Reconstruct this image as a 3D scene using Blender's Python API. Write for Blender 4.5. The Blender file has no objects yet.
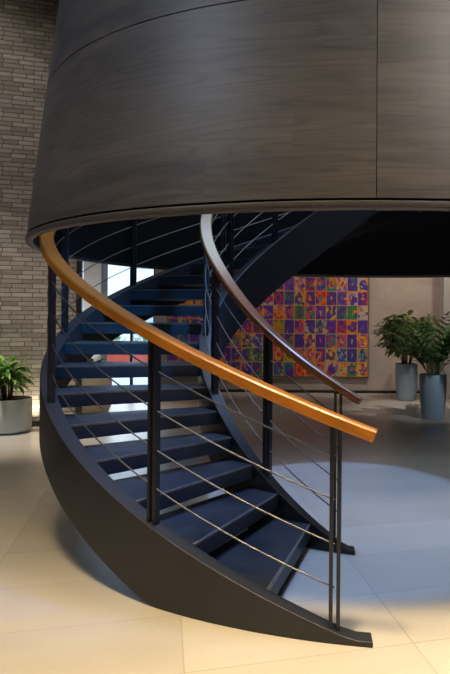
import bpy, bmesh, math, random
from math import sin, cos, pi, radians, sqrt, atan2
from mathutils import Vector, Matrix, noise

sc = bpy.context.scene
col = sc.collection

# ------------------------------------------------------------------ helpers
def tag(o, label=None, cat=None, group=None, kind=None):
    if label: o['label'] = label
    if cat: o['category'] = cat
    if group: o['group'] = group
    if kind: o['kind'] = kind
    return o

def empty(name, loc=(0, 0, 0), rz=0):
    o = bpy.data.objects.new(name, None)
    o.empty_display_size = .1
    o.location = loc; o.rotation_euler = (0, 0, rz)
    col.objects.link(o)
    return o

class MB:
    """collects geometry and links it as one mesh object"""
    def __init__(self):
        self.v = []; self.f = []; self.uv = {}; self.mi = []
    def add(self, vs, fs, m=0):
        b = len(self.v)
        self.v += [tuple(p) for p in vs]
        self.f += [tuple(i + b for i in f) for f in fs]
        self.mi += [m] * len(fs)
    def box(self, x0, x1, y0, y1, z0, z1, mat=None):
        vs = [Vector((x, y, z)) for z in (z0, z1) for y in (y0, y1) for x in (x0, x1)]
        if mat is not None: vs = [mat @ p for p in vs]
        self.add(vs, [(0, 2, 3, 1), (4, 5, 7, 6), (0, 1, 5, 4), (2, 6, 7, 3), (0, 4, 6, 2), (1, 3, 7, 5)])
    def loft(self, rings, closed_ring=True, caps=True, loop=False):
        """rings: list of equal-length point lists"""
        n = len(rings[0]); vs = [p for r in rings for p in r]; fs = []
        m = len(rings)
        for i in range(m if loop else m - 1):
            a = i * n; b = ((i + 1) % m) * n
            for j in range(n if closed_ring else n - 1):
                k = (j + 1) % n
                fs.append((a + j, a + k, b + k, b + j))
        if caps and closed_ring and not loop:
            fs.append(tuple(range(n - 1, -1, -1)))
            fs.append(tuple(range((m - 1) * n, m * n)))
        self.add(vs, fs)
    def lathe(self, prof, n=40, c=(0, 0)):
        """prof: list of (r,z) - closed with caps when r==0 not at the ends"""
        rings = []
        for r, z in prof:
            rings.append([(c[0] + r * cos(2 * pi * j / n), c[1] + r * sin(2 * pi * j / n), z) for j in range(n)])
        self.loft(rings, caps=True)
    def tube(self, pts, rad, n=8, taper=1.0):
        pts = [Vector(p) for p in pts]
        rings = []
        up = Vector((0, 0, 1))
        for i, p in enumerate(pts):
            t = (pts[min(i + 1, len(pts) - 1)] - pts[max(i - 1, 0)]).normalized()
            a = t.cross(up)
            if a.length < .05: a = t.cross(Vector((1, 0, 0)))
            a.normalize(); b = a.cross(t)
            rr = rad * (1 + (taper - 1) * i / max(1, len(pts) - 1))
            rings.append([p + a * rr * cos(2 * pi * j / n) + b * rr * sin(2 * pi * j / n) for j in range(n)])
        self.loft(rings)
    def build(self, name, mat, parent=None, smooth=None, bevel=None, uvf=None, loc=None):
        me = bpy.data.meshes.new(name)
        me.from_pydata(self.v, [], self.f)
        mats = mat if isinstance(mat, (list, tuple)) else [mat]
        for m in mats: me.materials.append(m)
        if len(mats) > 1:
            me.polygons.foreach_set('material_index', self.mi)
        if uvf:
            uvl = me.uv_layers.new(name='UVMap')
            for l in me.loops:
                uvl.data[l.index].uv = uvf(me.vertices[l.vertex_index].co)
        bm = bmesh.new(); bm.from_mesh(me)
        bmesh.ops.recalc_face_normals(bm, faces=bm.faces)
        bm.to_mesh(me); bm.free()
        if smooth is not None:
            for p in me.polygons: p.use_smooth = True
            me.set_sharp_from_angle(angle=radians(smooth))
        me.update()
        o = bpy.data.objects.new(name, me)
        col.objects.link(o)
        if parent is not None: o.parent = parent
        if loc is not None: o.location = loc
        if bevel:
            b = o.modifiers.new('bevel', 'BEVEL'); b.width = bevel; b.segments = 2
            b.limit_method = 'ANGLE'; b.angle_limit = radians(40)
            b.harden_normals = False
        return o

def copy_tree(o, parent=None):
    c = o.copy(); col.objects.link(c)
    if parent is not None: c.parent = parent
    for ch in list(o.children): copy_tree(ch, c)
    return c

# ------------------------------------------------------------------ materials
class N:
    def __init__(self, name):
        self.m = bpy.data.materials.new(name); self.m.use_nodes = True
        self.t = self.m.node_tree; self.t.nodes.clear()
        self.out = self.t.nodes.new('ShaderNodeOutputMaterial')
        self.b = self.t.nodes.new('ShaderNodeBsdfPrincipled')
        self.t.links.new(self.b.outputs[0], self.out.inputs[0])
    def n(self, typ, **kw):
        nd = self.t.nodes.new('ShaderNode' + typ)
        for k, v in kw.items():
            if k.startswith('i_'):
                nd.inputs[k[2:].replace('_', ' ')].default_value = v
            else: setattr(nd, k, v)
        return nd
    def l(self, a, b): self.t.links.new(a, b)
    def math(self, op, a, b=None, c=None):
        nd = self.n('Math', operation=op)
        for i, x in enumerate((a, b, c)):
            if x is None: continue
            if isinstance(x, (int, float)): nd.inputs[i].default_value = x
            else: self.l(x, nd.inputs[i])
        return nd.outputs[0]
    def mix(self, fac, a, b, bt='MIX'):
        nd = self.n('Mix', data_type='RGBA', blend_type=bt)
        for i, x in ((0, fac), (6, a), (7, b)):
            if isinstance(x, (int, float)): nd.inputs[i].default_value = x
            elif isinstance(x, tuple): nd.inputs[i].default_value = x if len(x) == 4 else (*x, 1)
            else: self.l(x, nd.inputs[i])
        return nd.outputs[2]
    def ramp(self, fac, stops, interp='LINEAR'):
        nd = self.n('ValToRGB'); cr = nd.color_ramp; cr.interpolation = interp
        while len(cr.elements) > 1: cr.elements.remove(cr.elements[-1])
        cr.elements[0].position = stops[0][0]; cr.elements[0].color = (*stops[0][1], 1)
        for p, c in stops[1:]:
            e = cr.elements.new(p); e.color = (*c, 1)
        self.l(fac, nd.inputs[0])
        return nd.outputs[0]
    def coord(self, which='Object', scale=(1, 1, 1), rot=(0, 0, 0), loc=(0, 0, 0)):
        tc = self.n('TexCoord'); mp = self.n('Mapping')
        mp.inputs['Scale'].default_value = scale; mp.inputs['Rotation'].default_value = rot
        mp.inputs['Location'].default_value = loc
        self.l(tc.outputs[which], mp.inputs[0])
        return mp.outputs[0]
    def noise(self, vec, scale=5, detail=4, rough=.5, dist=0):
        nd = self.n('TexNoise'); nd.inputs['Scale'].default_value = scale
        nd.inputs['Detail'].default_value = detail; nd.inputs['Roughness'].default_value = rough
        nd.inputs['Distortion'].default_value = dist
        if vec is not None: self.l(vec, nd.inputs['Vector'])
        return nd.outputs['Fac']
    def bump(self, h, strength=.2, dist=.01):
        nd = self.n('Bump'); nd.inputs['Strength'].default_value = strength; nd.inputs['Distance'].default_value = dist
        self.l(h, nd.inputs['Height']); self.l(nd.outputs[0], self.b.inputs['Normal'])
    def color(self, c):
        if isinstance(c, tuple): self.b.inputs['Base Color'].default_value = (*c, 1)
        else: self.l(c, self.b.inputs['Base Color'])
    def set(self, **kw):
        for k, v in kw.items():
            self.b.inputs[k.replace('_', ' ')].default_value = v

def simple(name, c, rough=.5, metal=0, var=.15, scale=6, bump=0, spec=.5):
    n = N(name)
    f = n.noise(n.coord(), scale, 5, .6)
    lo = tuple(x * (1 - var) for x in c); hi = tuple(min(1, x * (1 + var)) for x in c)
    n.color(n.ramp(f, [(.3, lo), (.7, hi)]))
    n.set(Roughness=rough, Metallic=metal)
    n.b.inputs['Specular IOR Level'].default_value = spec
    if bump: n.bump(n.noise(n.coord(), scale * 12, 3), bump, .004)
    return n.m

M = {}
M['paint'] = simple('charcoal_steel_paint', (.019, .021, .029), .45, 0, .12, 3, .04)
M['pan'] = simple('deep_blue_tread_paint', (.034, .050, .072), .45, 0, .12, 3, .04)
M['post'] = simple('black_steel_paint', (.014, .017, .026), .40, 0, .1, 8)
M['cable'] = simple('brushed_steel_rod', (.20, .19, .185), .40, .9, .08, 20)
M['nosing'] = simple('worn_steel_edge', (.26, .25, .25), .4, .6, .2, 20)
M['lining'] = simple('black_lining_paint', (.007, .008, .011), .75, 0, .15, 2, 0, .2)

def tread_mat():
    n = N('dark_blue_grey_stone_tread')
    a = n.noise(n.coord(), 4, 6, .65); b = n.noise(n.coord(), 40, 3)
    c = n.ramp(a, [(.25, (.015, .018, .023)), (.55, (.026, .030, .038)), (.8, (.046, .050, .060))])
    n.color(n.mix(.25, c, n.ramp(b, [(.35, (.018, .022, .03)), (.7, (.062, .068, .082))])))
    n.l(n.ramp(a, [(.3, (.34, .34, .34)), (.7, (.55, .55, .55))]), n.b.inputs['Roughness'])
    n.bump(b, .06, .003)
    return n.m
M['tread'] = tread_mat()

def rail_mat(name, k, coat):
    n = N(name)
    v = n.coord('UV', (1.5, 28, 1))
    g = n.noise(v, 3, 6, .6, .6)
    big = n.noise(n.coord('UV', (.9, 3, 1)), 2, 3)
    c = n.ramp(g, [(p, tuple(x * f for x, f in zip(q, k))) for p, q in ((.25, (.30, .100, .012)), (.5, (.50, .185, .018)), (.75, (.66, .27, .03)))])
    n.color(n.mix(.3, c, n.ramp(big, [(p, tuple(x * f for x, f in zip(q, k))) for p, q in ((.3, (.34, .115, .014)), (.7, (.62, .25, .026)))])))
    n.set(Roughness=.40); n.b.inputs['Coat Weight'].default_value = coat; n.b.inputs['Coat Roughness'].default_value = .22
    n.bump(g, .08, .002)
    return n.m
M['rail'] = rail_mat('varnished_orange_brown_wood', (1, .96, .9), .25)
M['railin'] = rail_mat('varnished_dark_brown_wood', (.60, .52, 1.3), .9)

def clad_mat():
    n = N('charcoal_stained_wood_cladding')
    uv = n.coord('UV', (1, 1, 1))
    # board bands ~0.3 m high running round the drum
    sep = n.n('SeparateXYZ'); n.l(uv, sep.inputs[0])
    band = n.math('FLOOR', n.math('MULTIPLY', sep.outputs[1], 2.9))
    seg = n.math('FLOOR', n.math('MULTIPLY', n.math('ADD', sep.outputs[0], n.math('MULTIPLY', band, 1.37)), .55))
    cmb = n.n('CombineXYZ'); n.l(band, cmb.inputs[0]); n.l(seg, cmb.inputs[1])
    wn = n.n('TexWhiteNoise', noise_dimensions='3D'); n.l(cmb.outputs[0], wn.inputs['Vector'])
    off = n.n('VectorMath', operation='ADD')
    sc_ = n.n('VectorMath', operation='SCALE'); n.l(wn.outputs['Color'], sc_.inputs[0]); sc_.inputs['Scale'].default_value = 9
    n.l(uv, off.inputs[0]); n.l(sc_.outputs[0], off.inputs[1])
    mp = n.n('Mapping'); mp.inputs['Scale'].default_value = (.8, 9, 1); n.l(off.outputs[0], mp.inputs[0])
    # cathedral grain: rings of a stretched noise field
    field = n.noise(mp.outputs[0], .55, 2, .45, .25)
    rings = n.math('FRACT', n.math('MULTIPLY', field, 13))
    rings = n.math('ABSOLUTE', n.math('SUBTRACT', rings, .5))
    mp2 = n.n('Mapping'); mp2.inputs['Scale'].default_value = (2.2, 95, 1); n.l(off.outputs[0], mp2.inputs[0])
    fine = n.noise(mp2.outputs[0], 1.0, 4, .7)
    base = n.ramp(wn.outputs['Value'], [(0, (.060, .058, .059)), (1, (.108, .099, .094))])
    g1 = n.mix(.55, base, n.ramp(rings, [(0, (.034, .031, .030)), (.16, (.078, .072, .069)), (.5, (.104, .096, .091))]))
    g2 = n.mix(.35, g1, n.ramp(fine, [(.3, (.040, .037, .037)), (.7, (.130, .120, .114))]))
    mp3 = n.n('Mapping'); mp3.inputs['Scale'].default_value = (.7, 5.5, 1); n.l(uv, mp3.inputs[0])
    patch = n.noise(mp3.outputs[0], .9, 5, .65, .5)
    g2 = n.mix(.85, g2, n.ramp(patch, [(.32, (.55, .56, .60)), (.5, (.95, .93, .92)), (.68, (1.25, 1.2, 1.16))]), 'MULTIPLY')
    n.color(g2)
    n.set(Roughness=.48)
    h = n.math('ADD', n.math('MULTIPLY', rings, .6), n.math('MULTIPLY', fine, .5))
    n.bump(h, .12, .003)
    return n.m
M['clad'] = clad_mat()
M['rim'] = simple('charcoal_rim_paint', (.075, .068, .064), .42, 0, .1, 4)
M['gap'] = simple('black_joint', (.008, .008, .008), .8, 0, .1, 4, 0, .2)

def floor_mat():
    n = N('large_format_beige_stone_tile')
    v = n.coord('Object', (1, 1, 1), (0, 0, radians(-15.2)), (.408, .39, 0))
    br = n.n('TexBrick'); n.l(v, br.inputs['Vector'])
    br.offset = 0; br.inputs['Scale'].default_value = 1
    br.inputs['Brick Width'].default_value = 1.1; br.inputs['Row Height'].default_value = .6
    br.inputs['Mortar Size'].default_value = .0035; br.inputs['Mortar Smooth'].default_value = .1
    br.inputs['Color1'].default_value = (.46, .415, .355, 1); br.inputs['Color2'].default_value = (.60, .545, .465, 1)
    br.inputs['Mortar'].default_value = (.30, .27, .23, 1)
    a = n.noise(n.coord('Object', (.8, 1.6, 1), (0, 0, radians(-15))), 1.5, 5, .5, .4)
    c = n.mix(.40, br.outputs['Color'], n.ramp(a, [(.25, (.44, .39, .33)), (.5, (.54, .485, .415)), (.75, (.64, .58, .50))]))
    b = n.noise(n.coord('Object', (1, 1, 1)), 40, 3)
    c = n.mix(.06, c, n.ramp(b, [(.3, (.36, .32, .27)), (.7, (.7, .64, .56))]))
    n.color(c)
    n.set(Roughness=.30)
    n.bump(n.math('MULTIPLY', br.outputs['Fac'], -1), .10, .003)
    return n.m
M['floor'] = floor_mat()

def brick_mat():
    n = N('long_grey_brown_brick')
    v = n.coord('UV')
    br = n.n('TexBrick'); n.l(v, br.inputs['Vector']); br.offset = .5; br.offset_frequency = 2
    br.squash = .72; br.squash_frequency = 3
    br.inputs['Scale'].default_value = 1
    br.inputs['Brick Width'].default_value = .27; br.inputs['Row Height'].default_value = .0635
    br.inputs['Mortar Size'].default_value = .0065; br.inputs['Mortar Smooth'].default_value = .3
    br.inputs['Bias'].default_value = -.1
    br.inputs['Color1'].default_value = (.30, .275, .245, 1); br.inputs['Color2'].default_value = (.55, .51, .46, 1)
    br.inputs['Mortar'].default_value = (.13, .115, .10, 1)
    a = n.noise(n.coord('UV'), 22, 5, .7); b = n.noise(n.coord('UV', (1, 5, 1)), 3.5, 3)
    c = n.mix(.45, br.outputs['Color'], n.ramp(a, [(.3, (.5, .5, .5)), (.75, (1, 1, 1))]), 'MULTIPLY')
    c = n.mix(.35, c, n.ramp(b, [(.3, (.6, .58, .56)), (.7, (1, 1, 1))]), 'MULTIPLY')
    n.color(c); n.set(Roughness=.85)
    n.bump(n.math('SUBTRACT', n.math('MULTIPLY', a, .35), br.outputs['Fac']), .65, .012)
    return n.m
M['brick'] = brick_mat()

def plaster(name, c, v=.12, scale=1.3):
    n = N(name)
    a = n.noise(n.coord(), scale, 7, .65, .5); b = n.noise(n.coord(), 38, 3)
    col_ = n.ramp(a, [(.25, tuple(x * (1 - v) for x in c)), (.75, tuple(x * (1 + v) for x in c))])
    n.color(n.mix(.12, col_, n.ramp(b, [(.3, tuple(x * .8 for x in c)), (.7, tuple(x * 1.15 for x in c))])))
    n.set(Roughness=.8); n.bump(b, .08, .004)
    return n.m
M['concrete'] = plaster('pinkish_grey_plaster', (.42, .365, .325), .24)
M['white'] = plaster('off_white_paint', (.62, .62, .62), .04)
M['darkwall'] = plaster('taupe_paint', (.30, .27, .25), .08)
M['ceil'] = plaster('charcoal_ceiling_paint', (.12, .115, .11), .05)
M['black'] = simple('matt_black_trim', (.012, .012, .013), .6)
M['pot'] = simple('pale_blue_grey_ceramic', (.36, .45, .55), .5, 0, .05, 3)
M['potgreen'] = simple('pale_sage_ceramic', (.62, .68, .65), .5, 0, .04, 3)
M['potbeige'] = simple('beige_ceramic', (.56, .49, .40), .55, 0, .06, 3)
M['soil'] = simple('potting_soil', (.022, .015, .010), .95, 0, .5, 40, .4)
M['stem'] = simple('woody_stem', (.12, .08, .045), .8, 0, .25, 20)

def leaf_mat(name, a, b, rough=.42):
    n = N(name)
    tc = n.n('TexCoord'); gi = n.n('NewGeometry')
    f = n.noise(tc.outputs['Object'], 7, 3)
    r = n.math('ADD', n.math('MULTIPLY', f, .7), n.math('MULTIPLY', gi.outputs['Random Per Island'], .5))
    n.color(n.ramp(r, [(.25, a), (.85, b)]))
    n.set(Roughness=rough)
    tr = n.n('BsdfTranslucent'); tr.inputs[0].default_value = (*[x * 1.1 for x in b], 1)
    mx = n.n('MixShader'); mx.inputs[0].default_value = .22
    n.l(n.b.outputs[0], mx.inputs[1]); n.l(tr.outputs[0], mx.inputs[2]); n.l(mx.outputs[0], n.out.inputs[0])
    return n.m
M['leafy'] = leaf_mat('yellow_green_leaf', (.055, .12, .022), (.26, .36, .09))
M['palm'] = leaf_mat('deep_green_palm_leaf', (.018, .055, .016), (.075, .16, .04))
M['lily'] = leaf_mat('fresh_green_leaf', (.05, .17, .03), (.26, .48, .10))
M['hedge'] = leaf_mat('hedge_green', (.05, .16, .04), (.22, .42, .12))

def glass_mat():
    n = N('clear_window_glass')
    n.t.nodes.remove(n.b)
    g = n.n('BsdfGlossy'); g.inputs['Roughness'].default_value = .02; g.inputs[0].default_value = (.9, .95, 1, 1)
    t = n.n('BsdfTransparent'); t.inputs[0].default_value = (.93, .97, 1, 1)
    fr = n.n('Fresnel'); fr.inputs[0].default_value = 1.45
    mx = n.n('MixShader'); n.l(fr.outputs[0], mx.inputs[0]); n.l(t.outputs[0], mx.inputs[1]); n.l(g.outputs[0], mx.inputs[2])
    n.l(mx.outputs[0], n.out.inputs[0])
    return n.m
M['glass'] = glass_mat()

TW, TH = .2195, .2965      # one tile of the mural
def mural_mat():
    n = N('painted_multicolour_tiles')
    tc = n.n('TexCoord'); sep = n.n('SeparateXYZ'); n.l(tc.outputs['Object'], sep.inputs[0])
    u = n.math('DIVIDE', sep.outputs[0], TW); v = n.math('DIVIDE', sep.outputs[2], TH)
    cu = n.math('FLOOR', u); cv = n.math('FLOOR', v)
    fu = n.math('FRACT', u); fv = n.math('FRACT', v)
    def cell(k):
        c = n.n('CombineXYZ'); n.l(cu, c.inputs[0]); n.l(cv, c.inputs[1]); c.inputs[2].default_value = k
        w = n.n('TexWhiteNoise', noise_dimensions='3D'); n.l(c.outputs[0], w.inputs['Vector'])
        return w
    pal = [(.80, .17, .02), (.10, .03, .30), (.72, .40, .03), (.04, .05, .34), (.58, .03, .04), (.05, .26, .07), (.26, .05, .34),
           (.62, .10, .16), (.03, .25, .30), (.50, .40, .46), (.08, .04, .26), (.42, .30, .03)]
    def pick(val):
        return n.ramp(val, [(i / len(pal), c) for i, c in enumerate(pal)], 'CONSTANT')
    w1, w2, w3, w4 = cell(1.3), cell(5.7), cell(9.1), cell(14.9)
    # wobble
    nz = n.n('TexNoise'); nz.inputs['Scale'].default_value = 12; nz.inputs['Detail'].default_value = 2
    n.l(tc.outputs['Object'], nz.inputs['Vector'])
    sn = n.n('SeparateXYZ'); n.l(nz.outputs['Color'], sn.inputs[0])
    du = n.math('ADD', n.math('SUBTRACT', fu, .5), n.math('MULTIPLY', n.math('SUBTRACT', sn.outputs[0], .5), .70))
    dv = n.math('ADD', n.math('SUBTRACT', fv, .5), n.math('MULTIPLY', n.math('SUBTRACT', sn.outputs[1], .5), .70))
    su = n.math('ADD', 1.0, n.math('MULTIPLY', w3.outputs['Value'], .9))
    rad = n.math('SQRT', n.math('ADD', n.math('POWER', n.math('ABSOLUTE', n.math('MULTIPLY', du, su)), 2), n.math('POWER', n.math('ABSOLUTE', dv), 2)))
    base = pick(w1.outputs['Value'])
    blob = n.noise(tc.outputs['Object'], 11, 1, .4, .6)
    base = n.mix(n.math('GREATER_THAN', blob, .55), base, pick(w4.outputs['Value']))
    big = n.noise(tc.outputs['Object'], 4.1, 1, .4, .4)
    base = n.mix(n.math('GREATER_THAN', big, .66), base, (.83, .27, .03))
    base = n.mix(n.math('LESS_THAN', big, .40), base, (.10, .05, .30))
    inring = n.math('MULTIPLY', n.math('LESS_THAN', rad, .40), n.math('GREATER_THAN', rad, .23))
    c = n.mix(inring, base, n.mix(n.math('GREATER_THAN', w2.outputs['Value'], .42), pick(w2.outputs['Value']), (.09, .05, .29)))
    core = n.math('LESS_THAN', rad, .14)
    c = n.mix(n.math('MULTIPLY', core, n.math('GREATER_THAN', w3.outputs['Value'], .35)), c, pick(w3.outputs['Value']))
    # thin warm joints between the tiles
    eu = n.math('MINIMUM', fu, n.math('SUBTRACT', 1, fu)); ev = n.math('MINIMUM', fv, n.math('SUBTRACT', 1, fv))
    line = n.math('MAXIMUM', n.math('LESS_THAN', eu, .034), n.math('LESS_THAN', ev, .026))
    c = n.mix(line, c, (.62, .38, .10))
    n.color(c); n.set(Roughness=.45)
    return n.m
M['mural'] = mural_mat()
M['dark_wood'] = simple('dark_frame', (.05, .04, .035), .5)
M['redwall'] = simple('red_render', (.62, .09, .05), .7, 0, .1, 4)
M['paving'] = plaster('pale_street_paving', (.55, .55, .55), .08)
M['facade'] = plaster('pale_facade_render', (.72, .75, .80), .05)

# ------------------------------------------------------------------ the fitted geometry
F, YH, PX0, ROLL = 658.58, 316.056, 339.93, .0079
D, CX, H = 6.047, 343.97, 1.6094
RO, RI, WO, WI = 2.5386, 1.1984, .104, .1016
AL, P1, RISE = .1803, -1.7238, .17
S_TOP, HD_O, HD_I, FL = .0135, .4362, .52, .2748
RD, ZD, DX, DY = 2.801, 2.1292, .2336, -.0107
AX = (CX - PX0) * D / F

def RR(R, ph):                       # the flight opens out towards its foot
    return R + FL * (ph + 2.6) ** 2 if ph > -2.6 else R
def ZT(ph):
    return RISE + (P1 - ph) / AL * RISE + S_TOP
def PT(R, ph, z):
    r = RR(R, ph)
    return Vector((r * cos(ph), r * sin(ph), z))
def floor_at(px, py):
    u = px - PX0
    d = F * H / (py - YH - ROLL * u)
    return u * d / F - AX, d - D
def at_depth(px, py, d):
    u = px - PX0
    return Vector((u * d / F - AX, d - D, H - (py - YH - ROLL * u) * d / F))

PH_FOOT = P1 + AL * (1 + S_TOP / RISE)     # where the stringer top meets the floor
PH_END = P1 - 27.0 * AL

stair = empty('spiral_staircase', (0, 0, 0))
tag(stair, 'dark steel spiral staircase with open treads and orange wooden handrails rising into the drum', 'staircase')

def stringer(Ra, Rb, hd, label):
    mb = MB(); rings = []
    n = 190
    for i in range(n + 1):
        ph = PH_FOOT + .006 + (PH_END - PH_FOOT - .006) * i / n
        if i == 0: ph = PH_FOOT + .006
        zt = max(ZT(ph), .028); zb = max(ZT(ph) - hd, 0.0)
        rings.append([PT(Ra, ph, zb), PT(Rb, ph, zb), PT(Rb, ph, zt), PT(Ra, ph, zt)])
    mb.loft(rings)
    return mb.build('stringer', M['paint'], stair, smooth=30, bevel=.004)
tag(stringer(RO - WO, RO, HD_O, ''), 'wide outer stringer with tapered foot')
tag(stringer(RI, RI + WI, HD_I, ''), 'narrow inner stringer around the well')

# ---- treads
NT = 26
def sector(mb, ra, rb, p0, p1, z0, z1, na=4):
    rings = []
    for i in range(na + 1):
        ph = p0 + (p1 - p0) * i / na
        rings.append([PT(ra, ph, z0), PT(rb, ph, z0), PT(rb, ph, z1), PT(ra, ph, z1)])
    mb.loft(rings)
for k in range(1, NT + 1):
    pf = P1 - (k - 1) * AL
    z = k * RISE
    ra, rb = RI + WI - .002, RO - WO + .002
    mb = MB(); sector(mb, ra, rb, pf, pf - AL - .050, z - .102, z - .004)
    t = mb.build('tread', M['pan'], stair, smooth=30, bevel=.003)
    mb = MB(); sector(mb, ra + .004, rb - .004, pf - .0065, pf - AL - .044, z - .006, z)
    mb.build('stone_inlay', M['tread'], t, smooth=30)
    mb = MB(); sector(mb, ra + .004, rb - .004, pf + .0012, pf - .0060, z - .012, z + .001, 1)
    mb.build('nosing_strip', M['nosing'], t, smooth=30)

# ---- handrails, posts and rods, outer and inner
HR = 1.055
POSTS = [-1.59, -2.0, -2.575, -3.06, -3.57, -4.08, -4.60, -5.12, -5.64]
def handrail(Rc, w, h, label, e0, dip=0):
    mb = MB(); rings = []; n = 170; ph1 = POSTS[-1] - .1
    prof = []
    for sx, sz in ((-1, -1), (1, -1), (1, 1), (-1, 1)):
        c = .009
        a = (sx * (w / 2 - c), sz * h / 2); b = (sx * w / 2, sz * (h / 2 - c))
        prof += [b, a] if sx * sz > 0 else [a, b]
    for i in range(n + 1):
        ph = e0 + (ph1 - e0) * i / n
        zc = ZT(ph) + HR - dip * max(0, min(1, (ph + 2.05) / .5)) ** 1.3
        t = (PT(Rc, ph + .003, ZT(ph + .003)) - PT(Rc, ph - .003, ZT(ph - .003))).normalized()
        rad = Vector((cos(ph), sin(ph), 0)); rad = (rad - t * rad.dot(t)).normalized()
        nn = t.cross(rad)
        if nn.z < 0: nn = -nn
        c = PT(Rc, ph, zc)
        rings.append([c + rad * a + nn * b for a, b in prof])
    mb.loft(rings)
    me = mb
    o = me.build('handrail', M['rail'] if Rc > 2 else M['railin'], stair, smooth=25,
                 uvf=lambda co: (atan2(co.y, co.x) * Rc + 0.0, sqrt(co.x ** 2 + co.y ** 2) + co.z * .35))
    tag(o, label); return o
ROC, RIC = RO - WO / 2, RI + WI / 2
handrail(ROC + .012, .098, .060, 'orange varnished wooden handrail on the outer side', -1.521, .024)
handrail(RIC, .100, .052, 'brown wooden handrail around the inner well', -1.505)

FR = (.195, .405, .62, .835)
for Rc in (ROC, RIC):
    for ph in POSTS:
        if Rc == RIC and ph == POSTS[0]: ph -= .010
        zt = ZT(ph)
        top = zt + HR - .030 - (.022 if Rc == ROC and ph > -1.7 else 0)
        mb = MB()
        r = RR(Rc, ph)
        m = Matrix.Translation((r * cos(ph), r * sin(ph), 0)) @ Matrix.Rotation(ph, 4, 'Z')   # local x radial, y tangential
        for s in (-1, 1):
            mb.box(-.023, .023, s * .0185 - .0095, s * .0185 + .0095, zt - .03 if s < 0 else zt - .03, top + s * -.0, m)
        mb.box(-.018, .018, -.03, .03, top - .016, top + .003, m)          # saddle under the rail
        p = mb.build('post', M['post'], stair, bevel=.002)
    for fr in FR:
        mb = MB(); pts = []
        n = 150
        for i in range(n + 1):
            ph = POSTS[0] + (POSTS[-1] - POSTS[0]) * i / n
            pts.append(PT(Rc, ph, ZT(ph) + fr * (HR - .03)))
        mb.tube(pts, .0048, 8)
        mb.build('guard_rod', M['cable'], stair, smooth=50)

# ------------------------------------------------------------------ the drum
drum = empty('stairwell_drum', (DX, DY, 0))
tag(drum, 'huge flared round drum clad in charcoal stained wood hanging over the staircase', 'drum')
ZC = 7.0
def drum_r(z):                                   # outer radius: flares towards the bottom
    pts = [(2.0, 2.850), (2.24, 2.838), (2.57, 2.800), (3.29, 2.715), (3.94, 2.635), (4.8, 2.62), (7.4, 2.62)]
    for (a, ra), (b, rb) in zip(pts, pts[1:]):
        if z <= b: return ra + (rb - ra) * (z - a) / (b - a)
    return pts[-1][1]
ZSEAM = 3.252
ZRIM = 2.174
def ang_at(px, z):                               # drum azimuth whose front face projects to px
    best = None
    for i in range(2000):
        a = -pi + pi * i / 2000
        R = drum_r(z); x = DX + R * cos(a); y = DY + R * sin(a)
        q = PX0 + F * (x + AX) / (y + D)
        if y < -.3 and (best is None or abs(q - px) < best[0]): best = (abs(q - px), a)
    return best[1]
a_low = ang_at(375.4, 2.7); a_up = ang_at(60, 3.5) if True else 0
def clad(a0, a1, z0, z1, thick=.03):
    mb = MB(); g = .0035; gv = .0018; nz_ = 10; na = max(8, int(abs(a1 - a0) / radians(2)))
    grid = []
    da = gv / 2.7
    outer = [[(drum_r(z) * cos(a), drum_r(z) * sin(a), z) for a in [a0 + da + (a1 - a0 - 2 * da) * j / na for j in range(na + 1)]]
             for z in [z0 + g + (z1 - z0 - 2 * g) * i / nz_ for i in range(nz_ + 1)]]
    inner = [[(p[0] * (1 - thick / 2.7), p[1] * (1 - thick / 2.7), p[2]) for p in row] for row in outer]
    # closed shell: loop section = outer column up, inner column down
    rings = []
    for j in range(na + 1):
        rings.append([outer[i][j] for i in range(nz_ + 1)] + [inner[i][j] for i in range(nz_, -1, -1)])
    mb.loft(rings)
    mid = (a0 + a1) / 2
    def uvf(co):
        a = atan2(co.y, co.x)
        while a < mid - pi: a += 2 * pi
        while a > mid + pi: a -= 2 * pi
        return (a * 2.7, co.z)
    return mb.build('cladding_panel', M['clad'], drum, smooth=30, uvf=uvf)
NP = 4
for z0, z1, off in ((ZRIM + .008, ZSEAM, a_low), (ZSEAM, 4.9, a_up), (4.9, ZC, a_low)):
    for j in range(NP):
        clad(off + 2 * pi * j / NP, off + 2 * pi * (j + 1) / NP, z0, z1)
# rounded rim at the foot of the cladding
mb = MB(); n = 144; rings = []
sec = []
for r_, z_ in ((RD + .006, ZD + .004), (RD + .02, ZD - .002), (2.836, ZD + .000), (2.848, ZD + .008), (2.852, ZD + .022),
               (2.849, ZRIM - .006), (2.838, ZRIM), (2.805, ZRIM + .004), (RD, ZRIM + .02), (RD, ZD + .015)):
    sec.append((r_, z_))
for j in range(n):
    a = 2 * pi * j / n
    rings.append([(r_ * cos(a), r_ * sin(a), z_) for r_, z_ in sec])
mb.loft(rings, loop=True)
mb.build('bottom_rim', M['rim'], drum, smooth=35)
# inner lining
mb = MB(); rings = []
for j in range(n):
    a = 2 * pi * j / n
    zz = (ZD + .03, 2.6, 3.3, 4.0, 4.9, ZC + .25)
    rings.append([((drum_r(z) - .05) * cos(a), (drum_r(z) - .05) * sin(a), z) for z in zz] +
                 [((drum_r(z) - .036) * cos(a), (drum_r(z) - .036) * sin(a), z) for z in reversed(zz)])
mb.loft(rings, loop=True)
mb.build('inner_lining', M['lining'], drum, smooth=35)

# ------------------------------------------------------------------ the room
def struct(o): o['kind'] = 'structure'; return o
YB = 7.75                    # the mural wall
XL, XR, YF = -13.0, 6.5, -10.5
mb = MB(); mb.box(XL, XR, YF, YB + .3, -.2, 0); struct(mb.build('floor', M['floor']))

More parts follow.
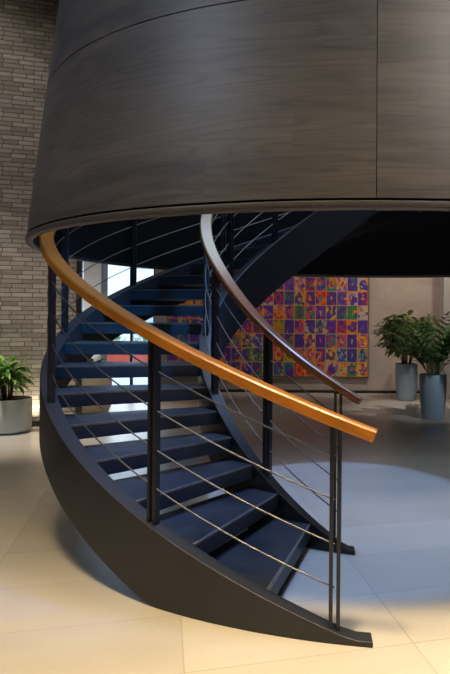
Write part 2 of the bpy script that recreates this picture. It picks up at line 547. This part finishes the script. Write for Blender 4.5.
# ceiling with the round opening of the drum
mb = MB(); ro = 2.46; HX, HY = -.04, .02
pts = []
n = 96
for j in range(n):
    a = 2 * pi * j / n; c, s = cos(a), sin(a)
    t = min((XR - HX) / c if c > 1e-6 else ((XL - HX) / c if c < -1e-6 else 1e9), (YB + .3 - HY) / s if s > 1e-6 else ((YF - HY) / s if s < -1e-6 else 1e9))
    pts.append(((HX + ro * c, HY + ro * s), (HX + t * c, HY + t * s)))
rings = [[(i[0], i[1], ZC), (o_[0], o_[1], ZC), (o_[0], o_[1], ZC + .2), (i[0], i[1], ZC + .2)] for i, o_ in pts]
mb.loft(rings, loop=True)
# the four corners the fan misses
for cx_, cy_ in ((XL, YF), (XL, YB + .3), (XR, YF), (XR, YB + .3)):
    mb.box(min(cx_, cx_ * .35), max(cx_, cx_ * .35), min(cy_, cy_ * .35), max(cy_, cy_ * .35), ZC + .05, ZC + .19)
struct(mb.build('ceiling', M['ceil']))

# back wall with a tall window on its left
WX0, WX1, WZ1 = -8.2, -3.92, 3.1
mb = MB()
mb.box(XL, WX0, YB, YB + .3, 0, ZC); mb.box(WX1, XR, YB, YB + .3, 0, ZC); mb.box(WX0, WX1, YB, YB + .3, WZ1, ZC)
struct(mb.build('wall_back', M['concrete']))
mb = MB()
for x in (WX0, -6.7, -5.03, -4.455, WX1 - .05):
    mb.box(x, x + .05, YB + .08, YB + .16, 0.0, WZ1)
mb.box(WX0, WX1, YB + .08, YB + .16, 0, .06); mb.box(WX0, WX1, YB + .08, YB + .16, WZ1 - .06, WZ1)
win = struct(mb.build('window_1', M['black']))
mb = MB(); mb.box(WX0, WX1, YB + .115, YB + .125, .03, WZ1 - .03)
g = mb.build('glass', M['glass'], win)
mb = MB(); mb.box(XL, XL + .3, YF, YB, 0, ZC); struct(mb.build('wall_left', M['darkwall']))
mb = MB(); mb.box(XR - .3, XR, YF, YB, 0, ZC); struct(mb.build('wall_right', M['darkwall']))
mb = MB(); mb.box(XL, XR, YF, YF + .3, 0, ZC); struct(mb.build('wall_front', M['darkwall']))
mb = MB(); mb.box(WX1 + .0, XR - .3, YB - .03, YB, 0, .055); struct(mb.build('baseboard_back', M['black']))

# brick wall on the left, slightly turned
B0 = Vector((-4.43, 3.353, 0)); BD = Vector((1, .339, 0)).normalized(); BN = Vector((BD.y, -BD.x, 0))   # BN faces the camera side
bm_ = Matrix.Translation(B0) @ Matrix.Rotation(atan2(BD.y, BD.x), 4, 'Z')
mb = MB(); mb.box(-8.5, .585, 0, .32, 0, ZC)
bw = mb.build('wall_brick', M['brick'], None, uvf=lambda co: (co.x + co.y, co.z))
bw.matrix_world = bm_; struct(bw)
mb = MB(); mb.box(-8.5, .40, -.05, 0, 0, .085)
bb = mb.build('baseboard_left', M['black']); bb.matrix_world = bm_; struct(bb)
# dark steel edge closing the end of the brick wall
mb = MB(); mb.box(.585, .655, -.01, .33, 0, ZC)
tr = mb.build('trim_1', M['black']); tr.matrix_world = bm_; struct(tr)

# white column beside the window, pale column at the far right
mb = MB()
c = at_depth(93, 300, 12.4)
mb.box(c.x - .15, c.x + .19, c.y - .1, c.y + .25, 0, ZC)
w_ = mb.build('white_column', M['white'], bevel=.01); tag(w_, 'white square column beside the tall window behind the stairs', 'column')
mb = MB()
c = at_depth(443.5, 300, 12.9)
mb.box(c.x, c.x + .7, c.y, c.y + .45, 0, ZC)
w_ = mb.build('pale_column', M['white'], bevel=.01); tag(w_, 'pale blue grey column at the far right behind the palm', 'column')

# ------------------------------------------------------------------ mural
mur = empty('tile_mural', (at_depth(368, 376, 13.77).x - 19 * TW, YB - .06, .345))
tag(mur, 'large mural of small multicoloured painted tiles hanging on the back wall', 'mural')
mb = MB(); mb.box(0, 19 * TW, 0, .03, 0, 9 * TH); mb.build('painted_tiles', M['mural'], mur)
mb = MB()
mb.box(-.012, 19 * TW + .012, -.004, .06, -.014, 0); mb.box(-.012, 19 * TW + .012, -.004, .06, 9 * TH, 9 * TH + .014)
mb.box(-.014, 0, -.004, .06, -.014, 9 * TH + .014); mb.box(19 * TW, 19 * TW + .014, -.004, .06, -.014, 9 * TH + .014)
mb.build('edge_frame', M['dark_wood'], mur)
mb = MB(); mb.box(0, 19 * TW, .03, .06, 0, 9 * TH); mb.build('backing_board', M['dark_wood'], mur)

# ------------------------------------------------------------------ plants
rng = random.Random(7)
def leaf(mb, base, d, up, L, W_, droop, fold=.25, n=5, tipw=.0):
    """one blade: starts at base along d, drooping"""
    d = d.normalized(); side = d.cross(up)
    if side.length < 1e-3: side = d.cross(Vector((1, 0, 0)))
    side.normalize()
    rows = []; p = base.copy(); cur = d.copy()
    for i in range(n + 1):
        t = i / n
        w = W_ * (sin(pi * min(1, (t * .93 + .07)) ** .8)) * .5 if i < n else tipw
        nn = side.cross(cur).normalized()
        if nn.z < 0: nn = -nn
        rows.append((p + side * w + nn * w * fold, p.copy(), p - side * w + nn * w * fold))
        cur = (cur + Vector((0, 0, -droop / n))).normalized()
        p = p + cur * (L / n)
    vs = [q for r in rows for q in r]; fs = []
    for i in range(n):
        a = i * 3
        fs += [(a, a + 1, a + 4, a + 3), (a + 1, a + 2, a + 5, a + 4)]
    mb.add(vs, fs)

def pot(root, prof, m, zsoil, rs):
    mb = MB(); mb.lathe(prof, 48); mb.build('pot', m, root, smooth=40)
    mb = MB(); mb.lathe([(rs, zsoil - .05), (rs, zsoil - .004), (rs * .6, zsoil + .012), (.01, zsoil + .018)], 32)
    mb.build('soil', M['soil'], root, smooth=40)

def bushy(root, z0, nst, hgt, spread, nleaf, L, W_, m, seed, droop=.9):
    r = random.Random(seed); fol = MB()
    for s in range(nst):
        a = 2 * pi * s / nst + r.uniform(-.4, .4); lean = spread * r.uniform(.25, .8)
        top = Vector((lean * cos(a), lean * sin(a), z0 + hgt * r.uniform(.6, .92)))
        b = Vector((.05 * cos(a), .05 * sin(a), z0 - .03))
        pts = [b.lerp(top, t) + Vector((0, 0, .06 * sin(pi * t))) for t in [i / 7 for i in range(8)]]
        mb = MB(); mb.tube(pts, .011, 7, .5); mb.build('stem', M['stem'], root, smooth=60)
        for i in range(nleaf):
            t = r.uniform(.32, 1.0) if i > 3 else 1.0
            q = b.lerp(top, t) + Vector((0, 0, .06 * sin(pi * t)))
            ang = a + r.gauss(0, 1.35); el = r.uniform(-.25, .95)
            d = Vector((cos(ang) * cos(el), sin(ang) * cos(el), sin(el)))
            st = r.uniform(.3, 1.0) * L * .75
            e = q + d * st
            fol.tube([q, q + d * st * .6 + Vector((0, 0, .01)), e], .0032, 5, .7)
            leaf(fol, e, d + Vector((0, 0, -.1)), Vector((r.uniform(-.3, .3), r.uniform(-.3, .3), 1)), L * r.uniform(.7, 1.15), W_ * r.uniform(.75, 1.1), droop * r.uniform(.5, 1.4))
    return fol.build('foliage', m, root, smooth=60)

# tall plant by the wall
x, y = floor_at(407, 400)
pl = empty('potted_plant', (x, y, 0)); tag(pl, 'bushy yellow green plant in a tall grey pot against the back wall', 'potted plant', 'tall potted plants on the right')
R_ = .215
pot(pl, [(.14, 0), (.165, .01), (.185, .08), (.205, .22), (R_ + .003, .45), (R_, .70), (R_ - .012, .705), (R_ - .02, .69), (R_ - .025, .55)], M['pot'], .655, R_ - .022)
bushy(pl, .66, 14, 1.02, .70, 66, .21, .098, M['leafy'], 11, 1.3)

# palm in front of it
x, y = floor_at(433.6, 418.5)
pl = empty('potted_plant', (x, y, 0)); tag(pl, 'dark green palm in a tall pale blue pot, nearest plant on the right', 'potted plant', 'tall potted plants on the right')
R_ = .222
pot(pl, [(.155, 0), (.172, .01), (.185, .08), (.205, .30), (R_, .69), (R_ - .006, .70), (R_ - .014, .70), (R_ - .02, .69), (R_ - .028, .5)], M['pot'], .665, R_ - .022)
r = random.Random(23); fol = MB()
for s in range(34):
    a = 2 * pi * s / 34 * 2.4 + r.uniform(-.3, .3); el = r.uniform(.88, 1.46)
    b = Vector((.06 * cos(a), .06 * sin(a), .64)); L = r.uniform(.95, 1.32)
    d = Vector((cos(a) * cos(el), sin(a) * cos(el), sin(el)))
    pts = []; p = b.copy(); cur = d.copy()
    for i in range(13):
        pts.append(p.copy()); p = p + cur * L / 12; cur = (cur + Vector((cos(a) * .03, sin(a) * .03, -.062 * (1 + i * .12)))).normalized()
    mb = MB(); mb.tube(pts, .006, 6, .35); mb.build('frond_stalk', M['palm'], pl, smooth=60)
    for i in range(3, 13):
        t = (pts[min(i + 1, 12)] - pts[i - 1]).normalized()
        sd = t.cross(Vector((0, 0, 1))).normalized()
        for s2 in (-1, 1):
            leaf(fol, pts[i], t * .8 + sd * s2 * .8 + Vector((0, 0, .15)), Vector((0, 0, 1)), .24 * (1.1 - abs(i - 7) * .09) * r.uniform(.85, 1.1), .06, .7, .2, 4)
    leaf(fol, pts[12], (pts[12] - pts[11]), Vector((0, 0, 1)), .16, .03, .3, .2, 4)
fol.build('foliage', M['palm'], pl, smooth=60)

# low round pot on the left by the brick wall, and one seen between the treads
def low_pot(px, py, m, label, seed, k=1.0, hk=1.0):
    x, y = floor_at(px, py)
    pl = empty('potted_plant', (x, y, 0)); tag(pl, label, 'potted plant')
    R_ = .315 * k; h = .475 * k * hk
    pot(pl, [(R_ * .74, 0), (R_ * .84, .006), (R_ * .93, h * .07), (R_ * .98, h * .18), (R_, h * .36), (R_ * .985, h * .985), (R_ * .975, h), (R_ * .92, h), (R_ * .91, h * .96), (R_ * .9, h * .7)], m, h * .92, R_ * .90)
    return pl, h
pl, h = low_pot(8.5, 432, M['potgreen'], 'leafy green plant in a low round sage pot beside the brick wall', 5, .97)
bushy(pl, h * .92, 12, .52, .24, 18, .21, .066, M['lily'], 31, .8)
for o in pl.children:                       # keep every leaf on this side of the brick
    if o.name.startswith(('foliage', 'stem')):
        for v in o.data.vertices:
            dist = (v.co + pl.location - B0).dot(BN)
            if dist < .07: v.co += BN * (.07 - dist) * Vector((1, 1, 0)).length / sqrt(2)
pl, h = low_pot(91, 411, M['potbeige'], 'round beige planter glimpsed between the stair treads on the left', 6, 1.08, 1.22)
bushy(pl, h * .92, 8, .26, .18, 14, .14, .05, M['palm'], 35, .8)

# ------------------------------------------------------------------ outside, beyond the window
mb = MB(); mb.box(-30, 6, YB + .3, 40, -.35, -.08)
tag(mb.build('street_paving', M['paving']), kind='structure')
c = at_depth(118, 358, 19); mb = MB(); mb.box(-11, -4.5, c.y, c.y + .3, -.08, .50)
mb.box(-11.1, -4.4, c.y - .04, c.y + .34, .50, .56)
tag(mb.build('low_red_wall', M['redwall'], bevel=.02), 'low red wall outside the tall window', 'wall')
for i, (px, w) in enumerate(((76, .70), (112, .72), (148, .70))):
    c = at_depth(px, 345, 21.5); r = random.Random(90 + i); fol = MB()
    sh = empty('shrub', (c.x, c.y, -.08)); tag(sh, ('green shrub outside the window nearest the white column', 'green shrub in the middle of the row outside the window', 'green shrub outside the window nearest the mural')[i], 'shrub', 'shrubs beyond the low red wall')
    for s in range(5):
        mb = MB(); a = 2 * pi * s / 5
        mb.tube([(0, 0, 0), (.2 * cos(a), .2 * sin(a), .5), (.45 * cos(a), .45 * sin(a), .95)], .02, 6, .5); mb.build('stem', M['stem'], sh, smooth=60)
    for k in range(320):
        d = Vector((r.gauss(0, 1), r.gauss(0, 1), r.gauss(0, 1))).normalized()
        p = Vector((d.x * w * .5, d.y * .5, .72 + d.z * .5)) * r.uniform(.75, 1.03)
        leaf(fol, p, d + Vector((0, 0, .3)), Vector((0, 0, 1)), .16, .09, .5, .2, 3)
    fol.build('foliage', M['hedge'], sh, smooth=60)
bd = empty('pale_building', (-11, 27, -.08)); tag(bd, 'pale building across the street seen through the window', 'building')
mb = MB(); mb.box(-12, 12, 0, 4, 0, 9); mb.build('facade', M['facade'], bd)
for i in range(8):
    for z in (1.0, 4.0):
        mb = MB(); mb.box(-11 + i * 2.9, -9.6 + i * 2.9, -.06, .0, z, z + 1.7); mb.build('window', M['pot'], bd)

# ------------------------------------------------------------------ lights
def spot(name, loc, target, power, color, angle, blend=.6, size=.15):
    l = bpy.data.lights.new(name, 'SPOT'); l.energy = power; l.color = color
    l.spot_size = radians(angle); l.spot_blend = blend; l.shadow_soft_size = size
    o = bpy.data.objects.new(name, l); col.objects.link(o); o.location = loc
    o.rotation_euler = (Vector(target) - Vector(loc)).to_track_quat('-Z', 'Y').to_euler()
    return o
def area(name, loc, target, power, color, sx, sy=None, disk=False):
    l = bpy.data.lights.new(name, 'AREA'); l.energy = power; l.color = color
    l.shape = 'DISK' if disk else 'RECTANGLE'; l.size = sx; l.size_y = sy or sx
    o = bpy.data.objects.new(name, l); col.objects.link(o); o.location = loc
    o.rotation_euler = (Vector(target) - Vector(loc)).to_track_quat('-Z', 'Y').to_euler()
    return o
WARM = (1.0, .785, .47); BLUE = (.25, .47, 1.0)
s = bpy.data.lights.new('daylight_down_the_well', 'SUN'); s.energy = 1.95; s.color = BLUE; s.angle = radians(2.2)
so = bpy.data.objects.new('daylight_down_the_well', s); col.objects.link(so); so.location = (0, 0, 12)
so.rotation_euler = Vector((-.022, .004, -1)).to_track_quat('-Z', 'Y').to_euler()
area('skylight', (DX, DY, ZC + .15), (DX, DY, 0), 40, (.42, .54, 1.0), 4.8, disk=True)
spot('stair_fill', (.7, -2.1, 5.2), (-2.1, .15, 1.35), 1150, (.06, .46, 1.0), 25, .9, .15)  # unseen blue lamp added to light the left tread fronts
spot('stair_fill', (1.6, -1.0, 5.6), (-1.75, -1.75, .75), 700, (.16, .30, 1.0), 30, 1.0, .3)  # second added blue lamp, tints the outer stringer top
for az, pw in ((-172, 230), (-150, 420), (-128, 1000), (-106, 1700), (-84, 2000), (-62, 1800)):
    x, y = DX + 3.95 * cos(radians(az)), DY + 3.95 * sin(radians(az))
    spot('downlight', (x, y, 6.8), (x + .25 * cos(radians(az)), y + .25 * sin(radians(az)), 0), pw, WARM if az > -140 else (1, .82, .56), 44, .9, .75 if az < -120 else .3)
spot('drum_fill', (3.2, -7.5, 6.6), (1.6, -2.2, 4.0), 1450, (1, .91, .85), 46, .8, .3)  # added warm fill on the drum's right side
spot('drum_fill', (-5.5, -6.0, 6.6), (-1.6, -1.6, 3.8), 640, (.70, .80, 1.0), 46, .8, .3)  # added cool fill lifting the drum's left side
spot('plant_side_fill', (4.6, -1.6, 6.5), (1.5, 4.3, .8), 900, (.78, .90, 1.0), 13, .9, .15)  # lamp added to brighten the front pot from the right
for x in (-2.3, -.6, 1.1, 2.2):
    spot('mural_light', (x, 5.0, 6.7), (x + .1, YB, 2.2), 290 if x < 1 else 600, (1.0, .80, .66), 42, .8, .1)
spot('plant_top_fill', (1.7, 3.2, 6.8), (1.35, 5.2, .8), 1150, (1, .90, .82), 24, .9, .1)  # added from above to brighten the right-hand plants and pots
spot('plant_top_fill', (-4.5, 1.6, 6.8), (-4.5, 2.6, 0), 1500, (1, .88, .74), 34, .9, .1)  # added to brighten the sage pot and its leaves
p_ = B0 + BD * .02 + BN * .16
spot('brick_uplight', (p_.x, p_.y, .10), (p_.x + .05, p_.y + .30, 1.4), 26, (1, .82, .58), 120, .8, .04)
spot('brick_wash', (-6.2, .2, 6.7), (-5.2, 3.2, 3.6), 360, (1, .90, .80), 75, .9, .2)
spot('downlight', (-3.1, 3.0, 6.7), (-3.9, 4.6, .3), 800, (1, .82, .62), 34, .9, .15)  # extra lamp added to brighten the beige planter
spot('column_fill', (-5.1, 5.5, .1), (-4.75, 6.3, 2.2), 220, (1, .94, .88), 70, .9, .1)  # added fill that whitens the column's face
area('window_daylight', ((WX0 + WX1) / 2, YB + .5, 1.6), ((WX0 + WX1) / 2, 0, 1.2), 90, (.80, .90, 1.0), WX1 - WX0, 2.8)

w = bpy.data.worlds.new('sky'); sc.world = w; w.use_nodes = True
bg = w.node_tree.nodes['Background']; bg.inputs[0].default_value = (.75, .88, 1.0, 1); bg.inputs[1].default_value = 3.0

# ------------------------------------------------------------------ camera
cd = bpy.data.cameras.new('camera'); cam = bpy.data.objects.new('camera', cd); col.objects.link(cam)
cd.sensor_fit = 'HORIZONTAL'; cd.sensor_width = 36; cd.lens = F / 450 * 36
cd.shift_x = (225 - PX0) / 450; cd.shift_y = -(337 - YH) / 450
cam.location = (-AX, -D, H)
cam.rotation_euler = (Matrix.Rotation(pi / 2, 3, 'X') @ Matrix.Rotation(ROLL, 3, 'Z')).to_euler()
cd.clip_start = .05; cd.clip_end = 200
sc.camera = cam

sc.view_settings.view_transform = 'Standard'; sc.view_settings.look = 'None'
sc.view_settings.gamma = 1; sc.view_settings.use_curve_mapping = False
sc.view_settings.exposure = 0.0
